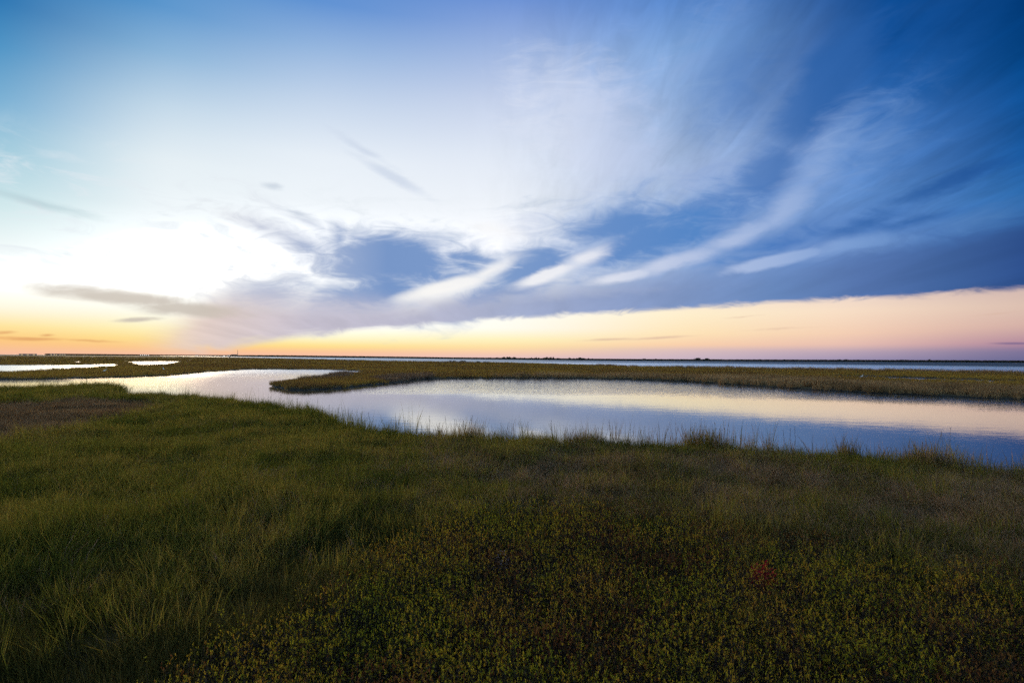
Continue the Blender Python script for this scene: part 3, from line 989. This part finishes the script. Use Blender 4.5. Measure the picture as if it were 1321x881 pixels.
put_far(rest_, 'far_marsh_grass', P_far, 'olive and gold marsh grass on the flats beyond the pond')
put_far(reedy, 'far_bank_reeds', P_reed, 'tan brown reeds along the far bank of the pond')
put_far(brush, 'peninsula_brush', P_brush, 'dark purplish brush on the low peninsula jutting into the pond', 1.1)

# ------------------------------------------------------------------ single plants in the foreground
def leafy_thing(name, loc, n, rx, rz, leaf, cols, label, cat, seed):
    r = random.Random(seed)
    root = empty(name, loc)
    tag(root, label, cat)
    mat_l = foliage_mat(name + '_leaf', cols, 6.0, 0.35, tint=(1.1, .9, .9))
    V, F, C = [], [], []
    SV, SF = [], []
    for k in range(n):
        a = r.uniform(0, 6.283)
        q = rx * math.sqrt(r.random())
        z = rz * (0.25 + 0.75 * r.random()) * (1 - 0.5 * (q / rx) ** 2)
        p = Vector((q * math.cos(a), q * math.sin(a), z))
        la, el = r.uniform(0, 6.283), r.uniform(-0.2, 1.1)
        d = Vector((math.cos(la) * math.cos(el), math.sin(la) * math.cos(el), math.sin(el)))
        L = leaf * r.uniform(0.7, 1.3)
        sd_ = Vector((-math.sin(la), math.cos(la), 0)) * L * 0.22
        i = len(V)
        V += [p, p + d * L * .5 + sd_, p + d * L, p + d * L * .5 - sd_]
        F.append((i, i + 1, i + 2, i + 3))
        t_ = r.random()
        C += [t_] * 4
        if k % 9 == 0:
            j = len(SV)
            SV += [(q * .3 * math.cos(a) - .003, q * .3 * math.sin(a), -.05), (q * .3 * math.cos(a) + .003, q * .3 * math.sin(a), -.05), tuple(p)]
            SF.append((j, j + 1, j + 2))
    o = mesh_obj('foliage', V, F, mat_l, root)
    at = o.data.attributes.new('tint', 'FLOAT', 'POINT')
    at.data.foreach_set('value', C)
    o = mesh_obj('stem', SV, SF, herb_stem, root)
    return root


def gpt(x, y, z):
    p = on_plane(x, y, z)
    gz_ = float(ground_z(np.array([p[0]]), np.array([p[1]]))[0])
    return (p[0], p[1], gz_)


leafy_thing('red_plant', gpt(986, 742, .5), 420, 0.17, 0.46, 0.045, [(0.20, 0.012, 0.018), (0.34, 0.022, 0.028), (0.42, 0.05, 0.04)],
            'small crimson red plant standing out among the yellow green herbs', 'plant', 5)
leafy_thing('lilac_plant', gpt(648, 724, .5), 170, 0.11, 0.44, 0.024, [(0.16, 0.11, 0.12), (0.27, 0.20, 0.21), (0.34, 0.26, 0.27)],
            'tiny pale lilac pink plant in the middle of the foreground herbs', 'plant', 6)

# ------------------------------------------------------------------ tall stalks on the near shore
stalk_m = simple_mat('stalk_straw', (0.16, 0.10, 0.055), 0.8, 0.3, 9.0)
head_m = simple_mat('seed_head', (0.10, 0.060, 0.040), 0.9, 0.3, 20.0)


def stalk(x, yb, yt, lean, label, group, seed):
    """yb / yt: sight lines of the grass line and of the stalk's tip"""
    r = random.Random(seed)
    px, py = on_plane(x, yb + 4, GE)
    d = math.hypot(px, py)
    z0 = max(0.0, float(ground_z(np.array([px]), np.array([py]))[0])) - 0.05
    zt = CAM_H + d * math.tan(R(azel(x, yt)[1]))
    h = max(0.5, zt - z0)
    root = empty('grass_stalk', (px, py, z0))
    tag(root, label, 'grass stalk', group)
    ox = lean * h
    V, F = [], []
    segs, sides = 5, 4
    for k in range(segs + 1):
        u = k / segs
        rr = 0.0058 * (1 - 0.6 * u)
        for j in range(sides):
            a = 6.283 * j / sides
            V.append((ox * u * u + rr * math.cos(a), rr * math.sin(a) + 0.04 * h * u * u, h * u))
    for k in range(segs):
        for j in range(sides):
            F.append((k * sides + j, k * sides + (j + 1) % sides, (k + 1) * sides + (j + 1) % sides, (k + 1) * sides + j))
    mesh_obj('stem', V, F, stalk_m, root, True)
    V, F = [], []
    for k in range(26):
        u = r.uniform(0.72, 1.0)
        p = Vector((ox * u * u, 0.04 * h * u * u, h * u))
        a = r.uniform(0, 6.283)
        L = r.uniform(0.03, 0.07)
        i = len(V)
        q = p + Vector((math.cos(a) * L * .35, math.sin(a) * L * .35, L))
        V += [p, p + Vector((.004, .003, .012)), q]
        F.append((i, i + 1, i + 2))
    mesh_obj('seed_head', V, F, head_m, root)


GA = 'thin stalks along the left half of the near shore'
GB = 'thin stalks along the right half of the near shore'
STALKS = [(303, 518, 505), (318, 520, 507), (361, 525, 510), (385, 529, 514), (409, 533, 513), (425, 538, 522), (439, 541, 526), (449, 546, 527), (478, 552, 532), (510, 557, 534), (528, 558, 542), (545, 559, 545),
          (554, 560, 537), (565, 561, 546), (577, 562, 538), (588, 562, 541), (597, 563, 543), (605, 563, 536), (613, 564, 543), (635, 564, 551), (652, 565, 545),
          (665, 565, 548), (679, 566, 549), (713, 566, 543), (734, 566, 553), (756, 567, 556),
          (788, 569, 541), (797, 569, 556), (882, 573, 549), (891, 572, 553), (904, 573, 540), (924, 575, 546), (935, 575, 552),
          (987, 580, 557), (991, 580, 566), (1014, 583, 555), (1019, 583, 553), (1027, 584, 552), (1050, 586, 572), (1086, 588, 571), (1119, 590, 575), (1158, 594, 579), (1172, 595, 568), (1190, 596, 572)]
ORD = ['first', 'second', 'third', 'fourth', 'fifth', 'sixth', 'seventh', 'eighth', 'ninth', 'tenth', 'eleventh', 'twelfth', 'thirteenth', 'fourteenth', 'fifteenth',
       'sixteenth', 'seventeenth', 'eighteenth', 'nineteenth', 'twentieth', 'twenty-first', 'twenty-second', 'twenty-third', 'twenty-fourth']
n_left = sum(1 for q in STALKS if q[0] < 700)
for k, (x, yb, yt) in enumerate(STALKS):
    lt = x < 700
    if lt:
        lab = ORD[k] + ' from the left of the thin stalks against the bright left half of the pond'
    else:
        lab = ORD[len(STALKS) - 1 - k] + ' from the right of the thin stalks against the blue right half of the pond'
    stalk(x, yb, yt, random.uniform(-0.12, 0.12), lab, GA if lt else GB, 900 + k)
stalk(975, 579, 547, -0.10, 'tall dark lone stalk with a bent tip at the middle of the right shore', None, 980)
stalk(772, 568, 552, 0.0, 'short stout dark stalk standing alone before the middle of the pond', None, 981)
stalk(673, 566, 546, 0.06, 'dark stalk with a knobbly head before the white glint in the pond', None, 982)
stalk(1204, 597, 560, 0.24, 'stalk leaning right above the tall tufts near the right shore', None, 983)
stalk(1217, 597, 556, 0.0, 'upright dark stalk between two others on the tall right shore tufts', None, 984)
stalk(1225, 597, 553, 0.06, 'tallest reddish stalk at the right end of the shore', None, 985)
stalk(1268, 606, 592, 0.3, 'short leaning stalk at the far right end of the shore', None, 986)

# ------------------------------------------------------------------ far shore: trees, scrub, town
tree_leaf = foliage_mat('far_tree_leaf', [(0.040, 0.038, 0.030), (0.060, 0.055, 0.040), (0.080, 0.068, 0.050)], 0.3, 0.2)
bark = simple_mat('bark', (0.07, 0.055, 0.045), 0.9, 0.3, 2.0)


def crown_mesh(name, w_, h_, n, leaf, seed):
    r = random.Random(seed)
    V, F, C = [], [], []
    lobes = [(r.uniform(-.55, .55) * w_, r.uniform(-.4, .4) * w_, h_ * r.uniform(.35, .85), r.uniform(.28, .5)) for _ in range(7)]
    for k in range(n):
        lx, ly, lz, lr = r.choice(lobes)
        while True:
            v = Vector((r.uniform(-1, 1), r.uniform(-1, 1), r.uniform(-1, 1)))
            if v.length < 1:
                break
        p = Vector((lx + v.x * lr * w_, ly + v.y * lr * w_, max(0.04 * h_, lz + v.z * lr * h_ * .6)))
        a = Vector((r.uniform(-1, 1), r.uniform(-1, 1), r.uniform(-1, 1))).normalized()
        b = a.orthogonal().normalized()
        L = leaf * r.uniform(.6, 1.4)
        i = len(V)
        V += [p - a * L, p + b * L * .6, p + a * L, p - b * L * .6]
        F.append((i, i + 1, i + 2, i + 3))
        t_ = r.random()
        C += [t_] * 4
    me = bpy.data.meshes.new(name)
    me.from_pydata([tuple(v) for v in V], [], F)
    me.materials.append(tree_leaf)
    at = me.attributes.new('tint', 'FLOAT', 'POINT')
    at.data.foreach_set('value', C)
    return me


def trunk_mesh(h_):
    V, F = [], []
    def limb(p0, p1, r0, r1):
        i = len(V)
        for p, q in ((p0, r0), (p1, r1)):
            for j in range(5):
                a = 6.283 * j / 5
                V.append((p[0] + q * math.cos(a), p[1] + q * math.sin(a), p[2]))
        for j in range(5):
            F.append((i + j, i + (j + 1) % 5, i + 5 + (j + 1) % 5, i + 5 + j))
    limb((0, 0, -.4), (0.05, 0, h_ * .45), .16, .11)
    limb((0.05, 0, h_ * .42), (-.8, .3, h_ * .7), .09, .04)
    limb((0.05, 0, h_ * .42), (.7, -.3, h_ * .75), .09, .04)
    limb((0.05, 0, h_ * .42), (.1, .4, h_ * .85), .08, .03)
    me = bpy.data.meshes.new('trunk')
    me.from_pydata(V, [], F)
    me.materials.append(bark)
    return me


def shore_at(x):
    """point a little inland of the far shore seen in column x"""
    best = None
    pts = far_shore_line
    a0 = math.radians(azel(x, 465)[0])
    for (x0, y0), (x1, y1) in zip(pts[:-1], pts[1:]):
        b0, b1 = math.atan2(x0, y0), math.atan2(x1, y1)
        if b0 <= a0 <= b1:
            u = (a0 - b0) / (b1 - b0)
            d = (math.hypot(x0, y0)) * (1 - u) + math.hypot(x1, y1) * u
            return d, a0
    return 1500.0, a0


crowns = [crown_mesh('crown', 2.4, 4.0, 260, 0.42, 40 + k) for k in range(4)]
wides = [crown_mesh('crown', 5.0, 3.2, 320, 0.45, 60 + k) for k in range(3)]
trunks = [trunk_mesh(4.0), trunk_mesh(3.2)]
# column, top (pixels above the shore line), wide?, own label or None
TREES = [(632, 2.2, 1, None), (641, 2.6, 1, None), (650, 3.0, 1, None), (656, 3.2, 1, None), (664, 3.2, 1, 'broad rounded tree clump at the left end of the long far tree row'), (672, 2.4, 0, None), (677, 2.6, 0, None),
         (686, 3.0, 0, None), (691, 3.4, 0, None), (695, 3.0, 0, None), (703, 3.0, 1, None), (708, 3.6, 1, None), (714, 3.8, 0, 'tallest tree in the long row on the far shore'),
         (720, 2.6, 1, None), (735, 3.4, 0, None), (742, 2.6, 1, None), (748, 3.4, 1, None), (752, 3.0, 1, None), (759, 3.0, 0, None), (764, 2.4, 0, None),
         (900, 4.2, 1, 'lone rounded tree on the far shore right of the long tree row'), (912, 3.2, 1, 'low flat topped tree just right of the lone rounded tree'),
         (831, 2.8, 1, None), (846, 2.8, 0, None), (980, 2.2, 1, None), (1083, 2.6, 1, None), (1091, 2.8, 1, None), (1107, 2.4, 1, None),
         (1163, 2.6, 1, None), (1169, 2.4, 1, None), (1199, 3.0, 0, None), (1247, 2.4, 1, None)]
tmpl = {}
for k, (x, hp, wide, lab) in enumerate(TREES):
    d, a = shore_at(x)
    d += 14 + 9 * (k % 3)
    h = (hp + 0.2) * d / FPX
    sc_ = h / (3.2 if wide else 4.0) * 0.92
    root = empty('far_tree', (d * math.sin(a), d * math.cos(a), 0.3), random.uniform(0, 6.28))
    root.scale = (sc_ * 0.95, sc_ * 0.95, sc_)
    if lab is None:
        if x < 780:
            lab, gr = ORD[sum(1 for q in TREES if q[0] < x)] + ' dark tree from the left in the long row on the far shore', 'trees in the long row on the far shore'
        else:
            lab, gr = ORD[sum(1 for q in TREES if q[0] > x)] + ' tiny dark tree from the right on the low far shore', 'scattered trees on the right far shore'
    else:
        gr = 'trees in the long row on the far shore' if x < 780 else 'scattered trees on the right far shore'
    tag(root, lab, 'tree', gr)
    c_ = bpy.data.objects.new('crown', random.choice(wides if wide else crowns))
    t_ = bpy.data.objects.new('trunk', trunks[1 if wide else 0])
    for o in (c_, t_):
        COL.objects.link(o)
        o.parent = root

# low scrub belt that reads as one dark line along the far shore
P_scrub = []
for k in range(3):
    me = crown_mesh('scrub_clump', 3.0, 1.7, 110, 0.4, 90 + k)
    P_scrub.append(bpy.data.objects.new('scrub_clump', me))
sx, sy, ssz = [], [], []
for x in np.arange(60, 1500, 0.42):
    d, a = shore_at(float(x))
    for q in range(2):
        dd = d + rng.uniform(3, 60)
        sx.append(dd * math.sin(a)); sy.append(dd * math.cos(a))
        ssz.append(d / 1000.0 * rng.uniform(0.75, 1.15))
n = len(sx)
ssz = np.clip(np.array(ssz), 0.7, 3.0)
scatter('far_scrub', P_scrub, np.stack([np.array(sx), np.array(sy), np.full(n, 0.2)], 1), rots(n, 0.02), np.stack([ssz, ssz, ssz * 1.45], 1), rng.integers(0, 3, n),
        'low dark scrub along the whole far shore of the bay', 'scrub')

# bushes at the bay edge of the marsh
BUSH = [(583, 466.0, 9, 1.6, 'long dark bush clump at the bay edge, leftmost of the row'), (597, 466.2, 10, 1.8, 'dense dark bush clump at the bay edge, second from left'),
        (617, 466.6, 8, 1.2, 'low dark bush clump at the bay edge, third from left'), (627, 466.8, 7, 1.1, 'low dark bush clump at the bay edge, fourth from left'),
        (637, 467.0, 3.5, 1.2, 'small rounded bush at the bay edge, rightmost of the row'), (433, 463.4, 3.2, 1.3, 'single small dark bush at the bay edge far to the left')]
bmesh_ = [crown_mesh('bush_leaves', 1.0, 1.0, 300, 0.09, 70 + k) for k in range(3)]
for k, (x, y, wpx, hpx, lab) in enumerate(BUSH):
    px, py = on_plane(x, y + 0.5, 0.55)
    d = math.hypot(px, py)
    zb = max(0.15, float(ground_z(np.array([px]), np.array([py]))[0]))
    root = empty('bush', (px, py, zb), 0.3 * k)
    tag(root, lab, 'bush', 'bushes at the bay edge')
    o = bpy.data.objects.new('foliage', bmesh_[k % 3])
    COL.objects.link(o)
    o.parent = root
    o.scale = (wpx * d / FPX * 0.62, wpx * d / FPX * 0.45, (hpx + 0.6) * d / FPX * 1.0)
    V = [(-.2, 0, -.3), (.2, 0, -.3), (0.05, .1, .5), (-.5, .2, -.3), (-.2, .2, -.3), (-.6, .1, .5)]
    mesh_obj('stem', V, [(0, 1, 2), (3, 4, 5)], bark, root)

# distant town on the left horizon
wall_m = simple_mat('town_wall', (0.13, 0.11, 0.11), 0.8, 0.15, 0.2)
roof_m = simple_mat('town_roof', (0.14, 0.12, 0.12), 0.8, 0.2, 0.2)
steel_m = simple_mat('tower_steel', (0.16, 0.15, 0.15), 0.6, 0.15, 0.2)


def lamp_mat(name, col, st):
    m, T = new_mat(name)
    e = T.n.new('ShaderNodeEmission')
    e.inputs[0].default_value = (*col, 1)
    e.inputs[1].default_value = st
    return finish(m, T, e.outputs[0])


lit_w = lamp_mat('lit_window_white', (1.0, 0.96, 0.9), 2.5)
lit_y = lamp_mat('lit_window_yellow', (1.0, 0.78, 0.4), 1.6)


def box(x0, x1, y0, y1, z0, z1):
    V = [(x0, y0, z0), (x1, y0, z0), (x1, y1, z0), (x0, y1, z0), (x0, y0, z1), (x1, y0, z1), (x1, y1, z1), (x0, y1, z1)]
    F = [(0, 3, 2, 1), (4, 5, 6, 7), (0, 1, 5, 4), (1, 2, 6, 5), (2, 3, 7, 6), (3, 0, 4, 7)]
    return V, F


def building(x, d, w_, h_, lit, nwin, label, gable=False):
    a = R(azel(x, 458)[0])
    root = empty('building', (d * math.sin(a), d * math.cos(a), 0.2), -a)
    tag(root, label, 'building', 'buildings of the distant town')
    V, F = box(-w_ / 2, w_ / 2, -6, 6, 0, h_)
    mesh_obj('wall', V, F, wall_m, root)
    e = 0.6
    if gable:
        V = [(-w_ / 2 - e, -6 - e, h_), (w_ / 2 + e, -6 - e, h_), (w_ / 2 + e, 6 + e, h_), (-w_ / 2 - e, 6 + e, h_), (-w_ / 2 - e, 0, h_ + 2), (w_ / 2 + e, 0, h_ + 2)]
        F = [(0, 1, 5, 4), (2, 3, 4, 5), (1, 2, 5), (3, 0, 4), (0, 3, 2, 1)]
    else:
        V, F = box(-w_ / 2 - e, w_ / 2 + e, -6 - e, 6 + e, h_, h_ + 0.9)
    mesh_obj('roof', V, F, roof_m, root)
    for k in range(nwin):
        cx = -w_ / 2 + w_ * (k + .5) / nwin
        V, F = box(cx - w_ / nwin * .16, cx + w_ / nwin * .16, -6.25, -5.95, h_ * .5, h_ * .75)
        mesh_obj('window', V, F, lit, root)


building(36, 3300, 60, 4.2, lit_y, 3, 'wide low building, leftmost on the left horizon', True)
building(68, 3300, 22, 5.4, lit_y, 2, 'small yellow lit building, first of three at the left horizon', True)
building(75, 3350, 26, 4.8, lit_y, 2, 'yellow lit building in the middle of three at the left horizon')
building(81, 3300, 22, 6.0, lit_y, 3, 'bright yellow lit building, last of three at the left horizon', True)
building(184, 3350, 24, 6.6, lit_w, 3, 'white lit building above the left marsh, left of a pair')
building(190, 3350, 18, 6.0, lit_w, 2, 'smaller white lit building, right of a pair above the left marsh')
building(229, 3400, 16, 4.2, lit_y, 2, 'tiny orange lit building between the white lit ones on the horizon')
building(254, 3500, 16, 6.0, lit_w, 2, 'tiny white lit building alone left of the distant tower', True)
building(289, 3700, 30, 5.4, lit_w, 1, 'low grey building at the left of the tower cluster')
building(296, 3650, 22, 8.4, lit_w, 3, 'bright white lit building just left of the distant tower')
building(302, 3700, 30, 10.2, lit_w, 1, 'tall grey block beside the distant tower', True)
building(315, 3700, 22, 5.4, lit_w, 2, 'low building just right of the distant tower')
a = R(azel(306.5, 458)[0])
root = empty('tower', (3680 * math.sin(a), 3680 * math.cos(a), 0.2), -a)
tag(root, 'thin tall tower rising above the distant town', 'tower')
V, F = [], []
for k in range(7):
    for sx_ in (-1, 1):
        for sy_ in (-1, 1):
            q = 2.6 * (1 - k / 7.5)
            V.append((sx_ * q, sy_ * q, k * 5.5))
for k in range(6):
    b0, b1 = k * 4, k * 4 + 4
    for i, j in ((0, 1), (1, 3), (3, 2), (2, 0)):
        F += [(b0 + i, b0 + j, b1 + j), (b0 + i, b1 + j, b1 + i)] if k % 2 == 0 else [(b0 + i, b0 + j, b1 + i)]
mesh_obj('lattice_mast', V, F, steel_m, root)
V, F = box(-.5, .5, -.5, .5, 33, 40)
mesh_obj('antenna', V, F, steel_m, root)
V, F = box(-1.6, 1.6, -1.6, 1.6, 31.5, 33)
mesh_obj('platform', V, F, steel_m, root)

# small post at the bay edge
px, py = on_plane(296.5, 461.6, 0.4)
root = empty('marker_post', (px, py, 0.15))
tag(root, 'small dark post with a board at the bay edge below the distant tower', 'post')
V, F = box(-.3, .3, -.3, .3, -.5, 2.6)
mesh_obj('pole', V, F, bark, root)
V, F = box(-.9, .9, -.42, -.31, 1.5, 2.5)
mesh_obj('board', V, F, bark, root)

# white birds resting on the marsh
bird_m = simple_mat('white_feathers', (0.8, 0.8, 0.78), 0.8, 0.05, 4.0)
bill_m = simple_mat('bird_bill', (0.45, 0.30, 0.06), 0.6, 0.1, 4.0)
leg_m = simple_mat('bird_leg', (0.03, 0.03, 0.03), 0.6, 0.1, 4.0)


def loft(rings, sides=8):
    """rings: (x, z, ry, rz) along x"""
    V, F = [], []
    for x, z, ry, rz in rings:
        for j in range(sides):
            a = 6.283 * j / sides
            V.append((x, ry * math.cos(a), z + rz * math.sin(a)))
    for k in range(len(rings) - 1):
        for j in range(sides):
            F.append((k * sides + j, k * sides + (j + 1) % sides, (k + 1) * sides + (j + 1) % sides, (k + 1) * sides + j))
    F.append(tuple(range(sides))[::-1])
    F.append(tuple((len(rings) - 1) * sides + j for j in range(sides)))
    return V, F


def bird(x, y, size, rz, label):
    px, py = on_plane(x, y, 0.45)
    zb = float(ground_z(np.array([px]), np.array([py]))[0])
    root = empty('white_bird', (px, py, max(zb, 0.0)), rz)
    root.scale = (size, size, size)
    tag(root, label, 'bird', 'white birds on the marsh')
    V, F = loft([(-.38, .50, .015, .012), (-.26, .52, .06, .05), (-.08, .58, .10, .11), (.10, .62, .10, .11), (.20, .70, .06, .07), (.22, .80, .035, .04), (.17, .90, .030, .035),
                 (.20, .99, .032, .035), (.27, 1.01, .036, .036), (.33, 1.0, .02, .02)])
    mesh_obj('body', V, F, bird_m, root, True)
    V, F = loft([(.33, 1.0, .014, .014), (.46, .98, .003, .003)], 6)
    mesh_obj('bill', V, F, bill_m, root)
    for s_ in (-1, 1):
        V, F = box(-.01, .01, s_ * .05 - .01, s_ * .05 + .01, -.05, .52)
        mesh_obj('leg', V, F, leg_m, root)


bird(135, 480.0, 0.8, 0.4, 'white bird on the left marsh between the two pale channels')
bird(211, 477.6, 0.8, 2.6, 'white bird on the left marsh below the small bright pool')
bird(1112, 486.6, 0.7, 0.2, 'white bird by the wet strip on the far right bank')
